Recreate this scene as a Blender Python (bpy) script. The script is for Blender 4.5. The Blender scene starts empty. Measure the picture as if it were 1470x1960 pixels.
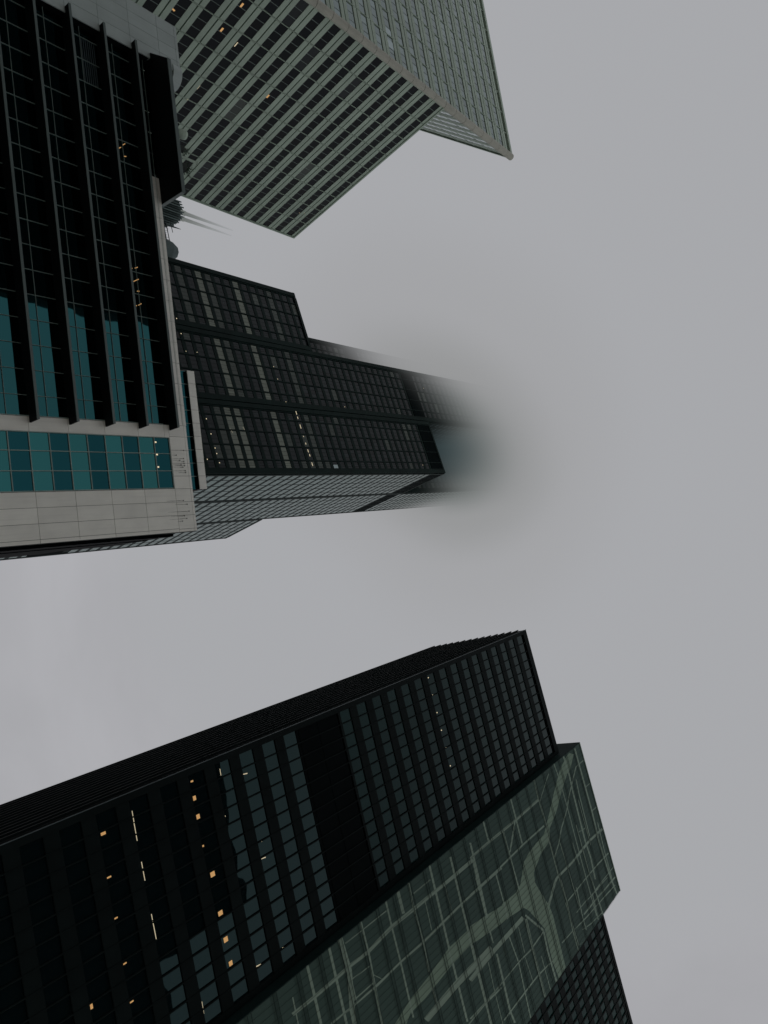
import bpy, bmesh, math, random
from mathutils import Vector, Matrix
random.seed(11)
scene = bpy.context.scene
COL = scene.collection
R = math.radians

# ------------------------------------------------------------------ camera
F_PX, ZX, ZY = 1320.86, 1008.636, -78.098          # lens and zenith direction measured from the verticals of the towers
cam_d = bpy.data.cameras.new("camera"); cam = bpy.data.objects.new("camera", cam_d); COL.objects.link(cam)
Zc = Vector((ZX, -ZY, -F_PX)).normalized()
Yc = Vector((0, 0, -1)); Yc = (Yc - Yc.dot(Zc) * Zc).normalized()
Xc = Yc.cross(Zc)
cam.matrix_world = Matrix((Xc, Yc, Zc)).to_4x4()
cam_d.sensor_fit = 'VERTICAL'; cam_d.sensor_height = 36.0; cam_d.lens = 36.0 * F_PX / 1960.0
cam_d.clip_start = 0.1; cam_d.clip_end = 20000
scene.camera = cam
WC = cam.matrix_world.to_3x3().inverted()
def project(p):
    c = WC @ Vector(p)
    if c.z > -1e-3: return None
    return (c.x / -c.z * F_PX + 735, -c.y / -c.z * F_PX + 980)

# ------------------------------------------------------------------ materials
def new_mat(name):
    m = bpy.data.materials.new(name); m.use_nodes = True
    return m, m.node_tree.nodes, m.node_tree.links
def paint(name, c, rough=0.7, spec=0.3, var=0.15, scale=0.25, metal=0.0, bump=0.0, streak=False, isl=0.0, dirt=0.0):
    m, n, l = new_mat(name); b = n['Principled BSDF']
    b.inputs['Roughness'].default_value = rough; b.inputs['Specular IOR Level'].default_value = spec
    b.inputs['Metallic'].default_value = metal
    g = n.new('ShaderNodeNewGeometry'); mp = n.new('ShaderNodeMapping'); nz = n.new('ShaderNodeTexNoise')
    mp.inputs['Scale'].default_value = (scale, scale, scale * (0.12 if streak else 1))
    nz.inputs['Scale'].default_value = 1.0; nz.inputs['Detail'].default_value = 5.0
    l.new(g.outputs['Position'], mp.inputs['Vector']); l.new(mp.outputs['Vector'], nz.inputs['Vector'])
    r = n.new('ShaderNodeMapRange'); r.inputs['From Min'].default_value = .3; r.inputs['From Max'].default_value = .7
    r.inputs['To Min'].default_value = 1 - var; r.inputs['To Max'].default_value = 1 + var
    l.new(nz.outputs['Fac'], r.inputs['Value'])
    v = n.new('ShaderNodeVectorMath'); v.operation = 'SCALE'; v.inputs[0].default_value = c
    src = r.outputs['Result']
    if isl:
        r2 = n.new('ShaderNodeMapRange'); r2.inputs['To Min'].default_value = 1 - isl; r2.inputs['To Max'].default_value = 1 + isl * .4
        l.new(g.outputs['Random Per Island'], r2.inputs['Value'])
        m2 = n.new('ShaderNodeMath'); m2.operation = 'MULTIPLY'; l.new(src, m2.inputs[0]); l.new(r2.outputs['Result'], m2.inputs[1]); src = m2.outputs[0]
    if dirt:
        mp3 = n.new('ShaderNodeMapping'); mp3.inputs['Scale'].default_value = (3.2, 3.2, .22); n3 = n.new('ShaderNodeTexNoise'); n3.inputs['Scale'].default_value = 1; n3.inputs['Detail'].default_value = 6
        l.new(g.outputs['Position'], mp3.inputs['Vector']); l.new(mp3.outputs['Vector'], n3.inputs['Vector'])
        r3 = n.new('ShaderNodeMapRange'); r3.inputs['From Min'].default_value = .48; r3.inputs['From Max'].default_value = .72; r3.inputs['To Min'].default_value = 1; r3.inputs['To Max'].default_value = 1 - dirt
        l.new(n3.outputs['Fac'], r3.inputs['Value'])
        m3 = n.new('ShaderNodeMath'); m3.operation = 'MULTIPLY'; l.new(src, m3.inputs[0]); l.new(r3.outputs['Result'], m3.inputs[1]); src = m3.outputs[0]
    l.new(src, v.inputs['Scale']); l.new(v.outputs['Vector'], b.inputs['Base Color'])
    if bump:
        bp = n.new('ShaderNodeBump'); bp.inputs['Strength'].default_value = bump; bp.inputs['Distance'].default_value = .02
        l.new(nz.outputs['Fac'], bp.inputs['Height']); l.new(bp.outputs['Normal'], b.inputs['Normal'])
    return m
def glass(name, c, rough=0.04, ior=1.5, metal=0.0, tint=(1, 1, 1), wave=0.02, wscale=0.35, var=0.35):
    """coated curtain-wall glass: dark interior under a slightly rippled mirror"""
    m, n, l = new_mat(name); b = n['Principled BSDF']
    b.inputs['Roughness'].default_value = rough; b.inputs['IOR'].default_value = ior
    b.inputs['Metallic'].default_value = metal; b.inputs['Specular Tint'].default_value = (*tint, 1)
    g = n.new('ShaderNodeNewGeometry'); nz = n.new('ShaderNodeTexNoise'); nz.inputs['Scale'].default_value = wscale; nz.inputs['Detail'].default_value = 1.0
    l.new(g.outputs['Position'], nz.inputs['Vector'])
    bp = n.new('ShaderNodeBump'); bp.inputs['Strength'].default_value = 1.0; bp.inputs['Distance'].default_value = wave
    l.new(nz.outputs['Fac'], bp.inputs['Height']); l.new(bp.outputs['Normal'], b.inputs['Normal'])
    r = n.new('ShaderNodeMapRange'); r.inputs['To Min'].default_value = 1 - var; r.inputs['To Max'].default_value = 1 + var
    l.new(g.outputs['Random Per Island'], r.inputs['Value'])
    v = n.new('ShaderNodeVectorMath'); v.operation = 'SCALE'; v.inputs[0].default_value = c
    l.new(r.outputs['Result'], v.inputs['Scale']); l.new(v.outputs['Vector'], b.inputs['Base Color'])
    return m
def lamp(name, c, s):
    m, n, l = new_mat(name); b = n['Principled BSDF']
    b.inputs['Base Color'].default_value = (*c, 1); b.inputs['Emission Color'].default_value = (*c, 1); b.inputs['Emission Strength'].default_value = s
    return m

# ------------------------------------------------------------------ objects
def tag(o, label=None, cat=None, group=None, kind=None):
    if label: o['label'] = label
    if cat: o['category'] = cat
    if group: o['group'] = group
    if kind: o['kind'] = kind
    return o
def thing(name, loc, label, cat, group=None):
    o = bpy.data.objects.new(name, None); COL.objects.link(o); o.location = loc; o.empty_display_size = 2
    return tag(o, label, cat, group)
class MB:
    """collects faces given in world metres and links them as one mesh object"""
    def __init__(s): s.v = []; s.f = []; s.m = []
    def quad(s, a, b, c, d, mi=0):
        k = len(s.v); s.v += [a, b, c, d]; s.f.append((k, k + 1, k + 2, k + 3)); s.m.append(mi)
    def poly(s, pts, mi=0):
        k = len(s.v); s.v += list(pts); s.f.append(tuple(range(k, k + len(pts)))); s.m.append(mi)
    def hexa(s, p, mi=0):
        k = len(s.v); s.v += p
        for q in ((0, 3, 2, 1), (4, 5, 6, 7), (0, 1, 5, 4), (1, 2, 6, 5), (2, 3, 7, 6), (3, 0, 4, 7)):
            s.f.append(tuple(k + i for i in q)); s.m.append(mi)
    def prism(s, base, top, mi=0):
        n = len(base); k = len(s.v); s.v += list(base) + list(top)
        s.f.append(tuple(k + n - 1 - i for i in range(n))); s.m.append(mi)
        s.f.append(tuple(k + n + i for i in range(n))); s.m.append(mi)
        for i in range(n):
            j = (i + 1) % n; s.f.append((k + i, k + j, k + n + j, k + n + i)); s.m.append(mi)
    def tube(s, a, b, r0, r1, n=8, mi=0):
        a = Vector(a); b = Vector(b); d = (b - a).normalized(); x = d.orthogonal().normalized(); y = d.cross(x)
        ring = lambda c, r: [c + (x * math.cos(2 * math.pi * i / n) + y * math.sin(2 * math.pi * i / n)) * r for i in range(n)]
        s.prism(ring(a, r0), ring(b, r1), mi)
    def build(s, name, mats, parent=None, smooth=False):
        me = bpy.data.meshes.new(name); L = parent.location if parent else Vector((0, 0, 0))
        if parent and parent.parent: L = L + parent.parent.location
        me.from_pydata([tuple(Vector(p) - L) for p in s.v], [], s.f)
        mats = mats if isinstance(mats, (list, tuple)) else [mats]
        for m in mats: me.materials.append(m)
        me.polygons.foreach_set('material_index', s.m)
        if smooth: me.polygons.foreach_set('use_smooth', [True] * len(s.f))
        bm = bmesh.new(); bm.from_mesh(me); bmesh.ops.recalc_face_normals(bm, faces=[f for f in bm.faces if len(f.link_faces_set if False else f.verts) > 0 and any(len(e.link_faces) > 1 for e in f.edges)]); bm.to_mesh(me); bm.free()
        o = bpy.data.objects.new(name, me); COL.objects.link(o)
        if parent: o.parent = parent
        return o
class Facade:
    """a vertical wall plane: u along it, h up, w out of it; one unit = k metres"""
    def __init__(s, O, U, OUT, k=1.0):
        s.O = Vector((O[0], O[1], 0)); s.U = Vector((U[0], U[1], 0)); s.W = Vector((OUT[0], OUT[1], 0)); s.k = k
    def P(s, u, h, w=0.0): return s.O * s.k + (s.U * u + s.W * w + Vector((0, 0, h))) * s.k
    def box(s, mb, u0, u1, h0, h1, w0, w1, mi=0):
        P = s.P
        mb.hexa([P(u0, h0, w0), P(u1, h0, w0), P(u1, h0, w1), P(u0, h0, w1), P(u0, h1, w0), P(u1, h1, w0), P(u1, h1, w1), P(u0, h1, w1)], mi)
    def pane(s, u0, u1, h0, h1, w, tilt=0.003):
        a = random.uniform(-tilt, tilt) * (u1 - u0); b = random.uniform(-tilt, tilt) * (h1 - h0)
        P = s.P; q = [P(u0, h0, w - a - b), P(u1, h0, w + a - b), P(u1, h1, w + a + b), P(u0, h1, w - a + b)]
        nrm = (q[1] - q[0]).cross(q[3] - q[0])
        return q if nrm.dot(s.W) > 0 else [q[1], q[0], q[3], q[2]]
def frame(yaw):
    t = R(yaw); return Vector((math.cos(t), math.sin(t), 0)), Vector((-math.sin(t), math.cos(t), 0))

def inside(poly, x, y):
    c = False; n = len(poly)
    for i in range(n):
        x1, y1 = poly[i]; x2, y2 = poly[i - 1]
        if (y1 > y) != (y2 > y) and x < (x2 - x1) * (y - y1) / (y2 - y1) + x1: c = not c
    return c
class Windows:
    """every window of one building; the hundred that show largest become parts, the rest one part"""
    def __init__(s, hidden=()): s.rec = []; s.hidden = hidden
    def add(s, quads, mat, extra=()):
        c = [project(p) for p in quads[0] + quads[-1]]
        if None in c: a = 0
        else:
            q = [project(p) for p in (quads[0][0], quads[-1][1], quads[-1][2], quads[0][3])]
            a = abs(sum(q[i - 1][0] * q[i][1] - q[i][0] * q[i - 1][1] for i in range(4))) / 2
            mx = sum(p[0] for p in q) / 4; my = sum(p[1] for p in q) / 4
            if not (0 < mx < 1470 and 0 < my < 1960): a = -1
            elif any(inside(h, mx, my) for h in s.hidden): a = -1
        s.rec.append((a, quads, mat))
    def emit(s, parent, name='window', keep=100):
        s.rec.sort(key=lambda r: -r[0]); big = [r for r in s.rec[:keep] if r[0] > 0]; rest = s.rec[len(big):]
        for a, quads, mat in big:
            mb = MB()
            for q in quads: mb.quad(*q)
            mb.build(name, mat, parent)
        if rest:
            mats = []; mb = MB()
            for a, quads, mat in rest:
                if mat not in mats: mats.append(mat)
                for q in quads: mb.quad(*q, mats.index(mat))
            o = mb.build('windows', mats, parent); o['kind'] = 'stuff'
HID_B = [(-50, -50), (260, -50), (352, 130), (350, 372), (306, 392), (322, 500), (352, 705), (375, 705), (394, 932), (373, 940), (377, 1018), (-50, 1052)]
HID_C = [(-50, 1550), (832, 1238), (1005, 1205), (1070, 1441), (400, 2010), (-50, 2010)]
STREETS = [[32.85,107.07,32.85,107.35,35.93,107.52,35.99,107.81,40.65,107.63,40.72,107.91,48.01,107.53,48.09,107.81,57.67,107.62,57.77,107.89],[32.85,99.27,32.86,99.72,35.65,99.15,35.75,99.59,39.61,99.38,39.73,99.82,41.76,99.06,41.89,99.51,46.97,99.09,47.11,99.53,51.61,99.47,51.76,99.9,54.0,99.14,54.17,99.58],[32.85,91.28,32.85,91.67,35.24,91.31,35.34,91.71,38.86,91.25,38.97,91.64,39.54,91.3,39.65,91.69],[32.85,82.97,32.86,83.32,35.44,83.02,35.53,83.37],[33.95,78.72,34.07,79.14,37.65,78.66,37.78,79.07,43.53,78.35,43.68,78.76],[35.91,78.2,35.56,77.92,35.85,79.43,35.5,79.17,35.87,82.89,35.51,82.63,36.09,91.49,35.7,91.2,36.05,99.45,35.64,99.11],[39.65,76.22,39.42,76.06,39.73,79.2,39.49,79.03,39.8,83.34,39.55,83.14,39.75,87.49,39.49,87.27,39.7,91.92,39.43,91.71,39.89,99.03,39.61,98.8],[35.88,87.17,35.98,87.54,39.12,87.27,39.23,87.64,44.11,87.43,44.23,87.8],[35.74,91.01,35.92,91.37,38.89,87.57,39.07,87.92],[36.3,99.52,36.21,99.36,33.63,104.71,33.54,104.54],[32.88,110.9,32.98,111.42,36.07,111.17,36.18,111.69,38.65,110.85,38.78,111.37,43.15,110.65,43.29,111.17,46.86,110.49,47.01,111.0,49.83,110.86,49.99,111.37,53.16,110.41,53.35,110.92],[33.07,115.81,33.18,116.37,36.06,115.77,36.18,116.32,39.65,115.8,39.78,116.36,43.99,115.8,44.14,116.35,48.87,115.34,49.04,115.88,51.47,115.52,51.63,116.07,55.14,115.97,55.3,116.52,58.52,116.65,58.69,117.2],[35.79,118.28,35.98,118.45,35.77,114.51,35.94,114.82,38.81,109.34,38.97,109.66,40.46,107.23,40.62,107.54,42.19,103.72,42.35,104.01,43.58,101.87,43.74,102.16,44.78,99.32,44.94,99.59],[39.93,118.24,40.09,118.38,39.87,116.11,40.03,116.24],[44.1,118.12,44.26,118.26,43.98,116.0,44.14,116.14],[47.78,118.11,48.23,118.5,47.36,111.61,47.79,112.05,47.63,104.47,48.04,104.88,47.35,98.36,47.75,98.7],[47.37,98.25,47.74,98.81,47.91,96.82,48.27,97.39,48.82,95.18,49.17,95.74,49.4,93.98,49.76,94.53],[51.95,117.8,52.21,118.05,51.68,112.73,51.92,112.98,51.54,106.64,51.77,106.89,51.61,101.82,51.83,102.05,51.54,99.16,51.76,99.37],[54.57,118.35,54.74,118.5,54.49,112.23,54.65,112.41,54.45,107.04,54.61,107.2,54.16,102.4,54.32,102.54],[56.07,117.87,56.37,118.19,55.69,110.11,55.98,110.4,55.48,103.72,55.75,103.99],[46.36,116.87,46.45,117.19,51.1,116.52,51.2,116.83,55.36,116.51,55.46,116.82],[43.77,102.24,43.85,102.5,47.42,102.47,47.5,102.74,53.98,102.97,54.07,103.23],[45.44,106.24,45.5,106.45,49.05,106.57,49.11,106.78],[39.82,82.82,39.91,83.12,44.01,83.0,44.11,83.29,45.94,82.92,46.04,83.21],[43.59,108.93,43.69,109.29,51.64,109.08,51.75,109.44,58.7,109.92,58.7,110.28],[37.56,113.27,37.64,113.58,40.17,112.94,40.25,113.24,43.96,112.76,44.05,113.06,46.97,112.62,47.06,112.92],[51.12,116.56,51.19,116.79,56.87,116.47,56.95,116.7],[40.64,112.13,40.7,112.36,48.31,112.19,48.37,112.41],[45.05,109.44,44.9,109.35,45.41,111.97,45.26,111.89],[54.91,115.23,55.06,115.37,54.55,109.55,54.69,109.69,54.3,103.74,54.43,103.87],[48.14,72.22,47.53,71.69,47.93,78.63,47.28,78.07,48.03,87.19,47.33,86.58],[47.65,87.26,47.65,87.71,51.7,90.98,51.7,91.45],[51.59,91.1,51.81,91.33,51.87,86.52,52.08,86.71,51.56,82.95,51.77,83.12,51.53,78.4,51.73,78.57,51.48,73.9,51.67,74.05,51.24,70.12,51.43,70.26],[55.89,91.29,56.12,91.47,55.37,86.71,55.59,86.89,55.31,82.92,55.53,83.11,55.3,78.65,55.5,78.83,55.29,76.63,55.49,76.81],[47.79,82.23,47.87,82.49,51.61,82.91,51.72,83.16,58.52,82.46,58.65,82.71],[47.99,87.1,48.22,87.71,52.16,86.9,52.41,87.51,58.48,86.91,58.7,87.51],[51.73,90.9,51.92,91.37,54.12,90.62,54.31,91.09,58.6,90.86,58.7,91.33],[48.15,78.46,48.33,78.89,51.31,78.4,51.49,78.83,55.15,78.27,55.34,78.7,56.89,78.66,57.06,79.08],[44.7,73.93,44.84,74.29,47.88,73.83,48.03,74.19,51.39,73.85,51.54,74.21,54.04,73.69,54.21,74.04],[44.98,78.27,45.08,78.56,46.7,78.34,46.81,78.63],[38.25,78.11,38.39,78.59,40.99,78.3,41.15,78.79,43.16,78.3,43.33,78.79],[48.07,76.38,48.13,76.52,51.4,76.21,51.46,76.34,55.55,76.22,55.61,76.35],[48.08,85.04,48.14,85.2,51.42,84.94,51.48,85.1],[51.99,84.79,52.04,84.95,55.4,85.19,55.46,85.35],[53.99,88.83,54.05,89.0,58.63,88.92,58.7,89.09],[48.33,80.58,48.39,80.73,49.63,80.55,49.69,80.69],[51.59,99.12,51.68,99.38,58.22,99.74,58.3,99.99,58.7,102.23,58.7,102.21],[57.18,102.24,57.03,102.15,57.84,105.39,57.67,105.26,58.37,109.91,58.19,109.76],[55.57,95.31,55.4,95.16,55.86,99.3,55.68,99.14,56.41,104.39,56.22,104.22,56.88,111.69,56.68,111.49,57.31,117.32,57.11,117.12],[48.28,99.41,48.41,99.81,51.6,99.5,51.74,99.9,55.7,99.02,55.85,99.42,58.7,99.2,58.7,99.59],[51.33,103.65,51.45,103.97,55.7,103.03,55.82,103.34,57.61,103.15,57.73,103.46],[54.42,108.22,54.52,108.48,58.46,107.85,58.57,108.11],[54.37,101.8,54.23,101.65,54.41,105.32,54.26,105.19,54.92,110.9,54.77,110.76],[35.88,44.78,35.52,44.59,36.02,47.7,35.65,47.5,36.06,50.88,35.67,50.65,36.04,53.14,35.64,52.91,36.23,56.2,35.81,55.93,35.86,60.75,35.42,60.46,36.02,64.91,35.57,64.63,36.28,73.76,35.79,73.44,36.36,78.83,35.84,78.47],[39.25,49.04,39.03,48.93,39.46,51.6,39.23,51.47,39.72,56.5,39.48,56.35,39.65,60.73,39.4,60.56,39.84,65.23,39.58,65.05,39.78,69.64,39.51,69.44,39.72,74.08,39.43,73.88,39.92,81.93,39.61,81.71,40.04,84.77,39.73,84.54],[32.85,50.7,32.85,51.05,38.39,50.79,38.53,51.13,40.25,50.79,40.4,51.13],[32.85,52.23,32.85,52.94,36.05,52.55,36.35,53.25,39.5,51.75,39.85,52.44,40.84,51.72,41.15,52.41],[32.85,47.46,32.85,47.81,35.43,47.54,35.57,47.89,38.33,47.6,38.48,47.94],[32.85,55.83,32.85,56.18,36.43,55.96,36.56,56.3,39.54,55.75,39.68,56.09,43.14,55.59,43.29,55.93],[32.85,60.39,32.85,60.68,35.72,60.4,35.82,60.69,39.47,60.5,39.58,60.79,45.39,60.48,45.52,60.77],[32.85,62.61,32.87,63.13,35.29,62.66,35.46,63.19],[32.85,64.86,32.86,65.17,35.47,64.73,35.58,65.04,39.65,64.99,39.77,65.3,42.88,64.75,43.01,65.06],[32.85,69.32,32.85,69.72,36.17,69.3,36.29,69.7,39.71,69.28,39.85,69.67,42.55,69.26,42.69,69.64,46.56,69.31,46.71,69.7,51.18,69.37,51.35,69.75],[33.66,73.8,33.79,74.23,35.95,73.75,36.09,74.17,39.65,73.7,39.79,74.12,42.46,73.72,42.61,74.14,47.6,73.62,47.77,74.03,51.58,73.71,51.76,74.13,54.13,73.83,54.31,74.24],[36.02,78.39,36.18,78.91,39.28,78.24,39.45,78.75,42.94,78.24,43.12,78.75],[44.62,64.72,44.74,65.03,46.72,64.82,46.85,65.13],[35.97,71.5,36.02,71.66,39.31,71.6,39.36,71.76],[35.78,67.1,35.83,67.24,39.39,67.03,39.44,67.17],[33.68,53.18,33.54,53.1,33.84,60.32,33.69,60.23],[34.38,65.46,34.22,65.36,34.41,69.13,34.25,69.03],[37.19,53.06,37.05,52.99,37.42,55.84,37.28,55.76],[39.05,52.62,38.91,52.53,39.15,56.05,39.0,55.96],[38.43,56.09,38.39,56.18,39.44,57.16,39.49,57.31,39.42,56.18,39.54,56.26],[36.0,52.48,36.18,52.94,39.0,52.54,39.18,53.0],[51.75,73.65,51.53,73.49,52.16,77.98,51.93,77.81],[51.73,69.81,51.51,69.63,51.75,73.67,51.53,73.48],[46.58,77.52,47.54,78.26,46.31,68.78,47.19,69.46,46.49,62.23,47.32,62.87],[34.31,45.04,34.37,45.19,36.77,45.03,36.83,45.18]]
RIVER = [[(33.11,113.53),(33.24,112.43),(34.27,108.81),(36.49,104.99),(39.02,101.1),(40.72,98.3),(42.24,99.44),(40.71,100.44),(39.41,103.96),(37.6,107.02),(35.85,110.63),(35.48,112.38),(33.81,115.09)],[(40.72,98.3),(40.86,96.14),(41.14,92.79),(41.66,90.57),(42.87,89.29),(45.31,92.17),(44.02,92.58),(42.75,95.77),(42.24,99.44)],[(42.87,89.29),(43.8,88.19),(44.14,86.55),(43.81,82.62),(45.87,83.13),(46.67,87.58),(48.54,89.79),(47.83,93.35),(45.31,92.17)],[(47.71,93.44),(48.54,89.79),(50.37,91.74),(51.27,93.56),(49.58,94.26)],[(42.64,74.58),(43.31,79.0),(44.33,84.72),(46.66,87.5),(45.97,83.42),(45.42,78.87),(44.52,73.63)],[(46.66,87.5),(44.33,84.72),(44.16,88.59),(46.56,91.54),(49.4,94.4),(51.57,94.73),(51.52,91.54),(47.16,88.36)],[(51.52,91.54),(51.57,94.73),(58.55,94.49),(58.7,91.93),(56.01,91.38)],[(44.29,82.21),(42.81,73.79),(44.49,73.66),(45.75,81.39)],[(42.81,73.79),(42.62,69.45),(44.5,69.54),(44.49,73.66)],[(42.62,69.45),(43.32,64.44),(44.68,66.88),(44.5,69.54)],[(43.32,64.44),(43.62,60.85),(44.33,57.6),(45.35,59.3),(44.83,60.34),(44.93,63.13),(44.68,66.88)]]

# ================================================================== the setting
asphalt = paint('asphalt', (0.05, 0.05, 0.05), 0.9, 0.2, 0.25, 0.8, bump=0.3)
paving = paint('paving', (0.22, 0.21, 0.2), 0.85, 0.2, 0.15, 0.6)
g = MB(); g.quad((-6000, -6000, -1.85), (6000, -6000, -1.85), (6000, 6000, -1.85), (-6000, 6000, -1.85)); tag(g.build('ground', paving), kind='structure')
g = MB(); g.quad((-400, 12, -1.846), (400, -50, -1.846), (400, 0, -1.846), (-400, 42, -1.846)); tag(g.build('road', asphalt), kind='structure')
g = MB(); g.hexa([(-60, -8, -1.85), (80, -22, -1.85), (80, -17, -1.85), (-60, -3, -1.85), (-60, -8, -1.71), (80, -22, -1.71), (80, -17, -1.71), (-60, -3, -1.71)]); tag(g.build('pavement', paving), kind='structure')

SKY = (0.385, 0.396, 0.418)
world = bpy.data.worlds.new("World"); scene.world = world; world.use_nodes = True
n = world.node_tree.nodes; l = world.node_tree.links
bg = n['Background']; sky = n.new('ShaderNodeTexSky'); sky.sky_type = 'NISHITA'; sky.sun_disc = False
sky.sun_elevation = R(72); sky.sun_rotation = R(180); sky.dust_density = 4; sky.air_density = 1.5
tc = n.new('ShaderNodeTexCoord'); mp = n.new('ShaderNodeMapping'); mp.inputs['Scale'].default_value = (1, 1, 1.6)
nz = n.new('ShaderNodeTexNoise'); nz.inputs['Scale'].default_value = 2.4; nz.inputs['Detail'].default_value = 7; nz.inputs['Roughness'].default_value = .52; nz.inputs['Distortion'].default_value = .6
l.new(tc.outputs['Generated'], mp.inputs['Vector']); l.new(mp.outputs['Vector'], nz.inputs['Vector'])
cr = n.new('ShaderNodeValToRGB'); e = cr.color_ramp.elements
e[0].position = .32; e[0].color = (0.368, 0.368, 0.384, 1); e[1].position = .68; e[1].color = (0.428, 0.428, 0.449, 1)
l.new(nz.outputs['Fac'], cr.inputs['Fac'])
sc_ = n.new('ShaderNodeVectorMath'); sc_.operation = 'SCALE'; sc_.inputs['Scale'].default_value = 0.08
l.new(sky.outputs['Color'], sc_.inputs[0])
mx = n.new('ShaderNodeMix'); mx.data_type = 'RGBA'; mx.inputs[0].default_value = 0.025
l.new(cr.outputs['Color'], mx.inputs[6]); l.new(sc_.outputs['Vector'], mx.inputs[7])
l.new(mx.outputs[2], bg.inputs['Color']); bg.inputs['Strength'].default_value = 1.0

sd = bpy.data.lights.new('sun', 'SUN'); sd.energy = 2.7; sd.angle = R(10); sd.color = (1, 0.97, 0.92)
so = bpy.data.objects.new('sun', sd); COL.objects.link(so)
so.rotation_euler = Vector((-0.02, 0.31, -0.95)).to_track_quat('-Z', 'Y').to_euler()

# ================================================================== materials of the buildings
M = dict(
 white=paint('white_panel_shaded', (0.43, 0.505, 0.49), 0.32, 0.4, 0.05, 0.5, isl=.06, dirt=.06),  # darker copy of the white panels: shade at the far pier put into the colour
 white_b=paint('white_panel_lit', (0.84, 0.85, 0.775), 0.30, 0.4, 0.05, 0.5, isl=.07, dirt=.07),  # same white panels, the lit copy
 joint=paint('panel_joint', (0.05, 0.06, 0.055), 0.8, 0.1),
 fin=paint('dark_fin', (0.006, 0.008, 0.009), 0.6, 0.08),
 fin_edge=paint('fin_edge', (0.10, 0.135, 0.13), 0.4, 0.4),
 mull_b=paint('grey_mullion', (0.26, 0.34, 0.31), 0.4, 0.4),
 teal=glass('teal_glass', (0.036, 0.158, 0.160), 0.02, 1.5, 1.0, wave=0.006, var=0.06),
 teal_dark=glass('dark_teal_glass', (0.013, 0.075, 0.088), 0.02, 1.5, 1.0, wave=0.006, var=0.08),
 teal_mid=glass('mid_teal_glass', (0.026, 0.105, 0.113), 0.02, 1.5, 1.0, wave=0.01, var=0.12),
 stone_a=paint('green_grey_aluminium', (0.42, 0.53, 0.435), 0.5, 0.3, 0.07, 0.4, streak=True, isl=.10),
 nose_a=paint('corner_aluminium', (0.46, 0.47, 0.40), 0.5, 0.3, 0.08, 0.4),
 core=paint('dark_core', (0.010, 0.022, 0.019), 0.7, 0.05),
 core_black=paint('black_core', (0.003, 0.005, 0.0055), 0.7, 0.02),
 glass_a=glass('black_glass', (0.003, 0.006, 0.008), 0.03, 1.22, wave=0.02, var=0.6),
 glass_a_div=paint('pane_divider', (0.16, 0.21, 0.19), 0.5, 0.3),
 glass_a2=glass('sky_lit_glass', (0.185, 0.235, 0.23), 0.05, 1.5, 0.9, wave=0.02, var=0.16),  # lighter copy of the tower glass: this face's sky reflection put into the colour
 glass_a3=glass('sky_lit_pale_glass', (0.25, 0.33, 0.32), 0.05, 1.5, 0.8, wave=0.02, var=0.12),  # palest copy of that glass, sky reflection again put into the colour
 pale_pane=glass('pale_pane', (0.30, 0.37, 0.37), 0.1, 1.5, 0.8, wave=0.02, var=0.1),
 frame_w=paint('black_aluminium', (0.009, 0.020, 0.018), 0.5, 0.06, 0.2),
 band_w=paint('black_louvre', (0.003, 0.0065, 0.007), 0.7, 0.02),
 glass_w=glass('bronze_glass', (0.012, 0.018, 0.020), 0.06, 1.30, wave=0.02, var=0.45),
 blind_w=glass('glass_with_pale_blinds', (0.19, 0.215, 0.175), 0.10, 1.33, wave=0.02, var=0.22),
 blind_dim=glass('glass_with_dim_blinds', (0.055, 0.070, 0.060), 0.10, 1.33, wave=0.02, var=0.25),
 glass_ws=glass('sky_reflecting_glass', (0.100, 0.166, 0.148), 0.05, 1.5, 0.85, wave=0.03, var=0.1),  # brighter copy of the bronze glass, side face's sky reflection put into colour
 frame_c=paint('black_steel', (0.0065, 0.0105, 0.0105), 0.5, 0.03, 0.15),
 edge_c=paint('steel_trim', (0.06, 0.085, 0.09), 0.4, 0.4),
 glass_c=glass('slate_glass', (0.003, 0.007, 0.008), 0.015, 1.46, 0.0, (.55, 1, 1), wave=0.03, wscale=0.22, var=0.18),
 glass_cu=glass('upper_slate_glass', (0.005, 0.015, 0.014), 0.02, 1.30, 0.0, (.5, 1, 1), wave=0.02, wscale=0.22, var=0.28),
 vinyl=glass('mural_field', (0.060, 0.098, 0.084), 0.45, 1.1, wave=0.0, var=0.14),
 street=paint('mural_street', (0.25, 0.335, 0.27), 0.6, 0.06, 0.12, 0.12),
 river=paint('mural_river', (0.21, 0.295, 0.225), 0.6, 0.06, 0.10, 0.12),
 seam_d=paint('mural_seam', (0.022, 0.036, 0.032), 0.6, 0.03),
 side_d=paint('side_wall', (0.010, 0.022, 0.021), 0.6, 0.03),
 glass_e=glass('dark_slate_glass', (0.006, 0.028, 0.024), 0.03, 1.2, 0.0, (.5, 1, 1), wave=0.02, var=0.15),
 warm=lamp('warm_light', (0.72, 0.40, 0.15), 0.5), tube=lamp('tube_light', (0.8, 0.68, 0.45), 0.5), spot=lamp('spot_light', (0.9, 0.75, 0.48), 0.7),
 dim=lamp('dim_light', (0.5, 0.45, 0.33), 0.35),
 stain=paint('water_stain', (0.16, 0.17, 0.16), 0.8, 0.1),
 leaf=paint('leaf', (0.04, 0.07, 0.05), 0.7, 0.2, 0.4, 3), bark=paint('bark', (0.06, 0.05, 0.04), 0.9, 0.1),
)
def quad_part(parent, name, fac, u0, u1, h0, h1, w, mat, label=None):
    mb = MB(); fac.box(mb, u0, u1, h0, h1, w, w + 0.02, 0); o = mb.build(name, mat, parent)
    if label: o['label'] = label
    return o
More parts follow.
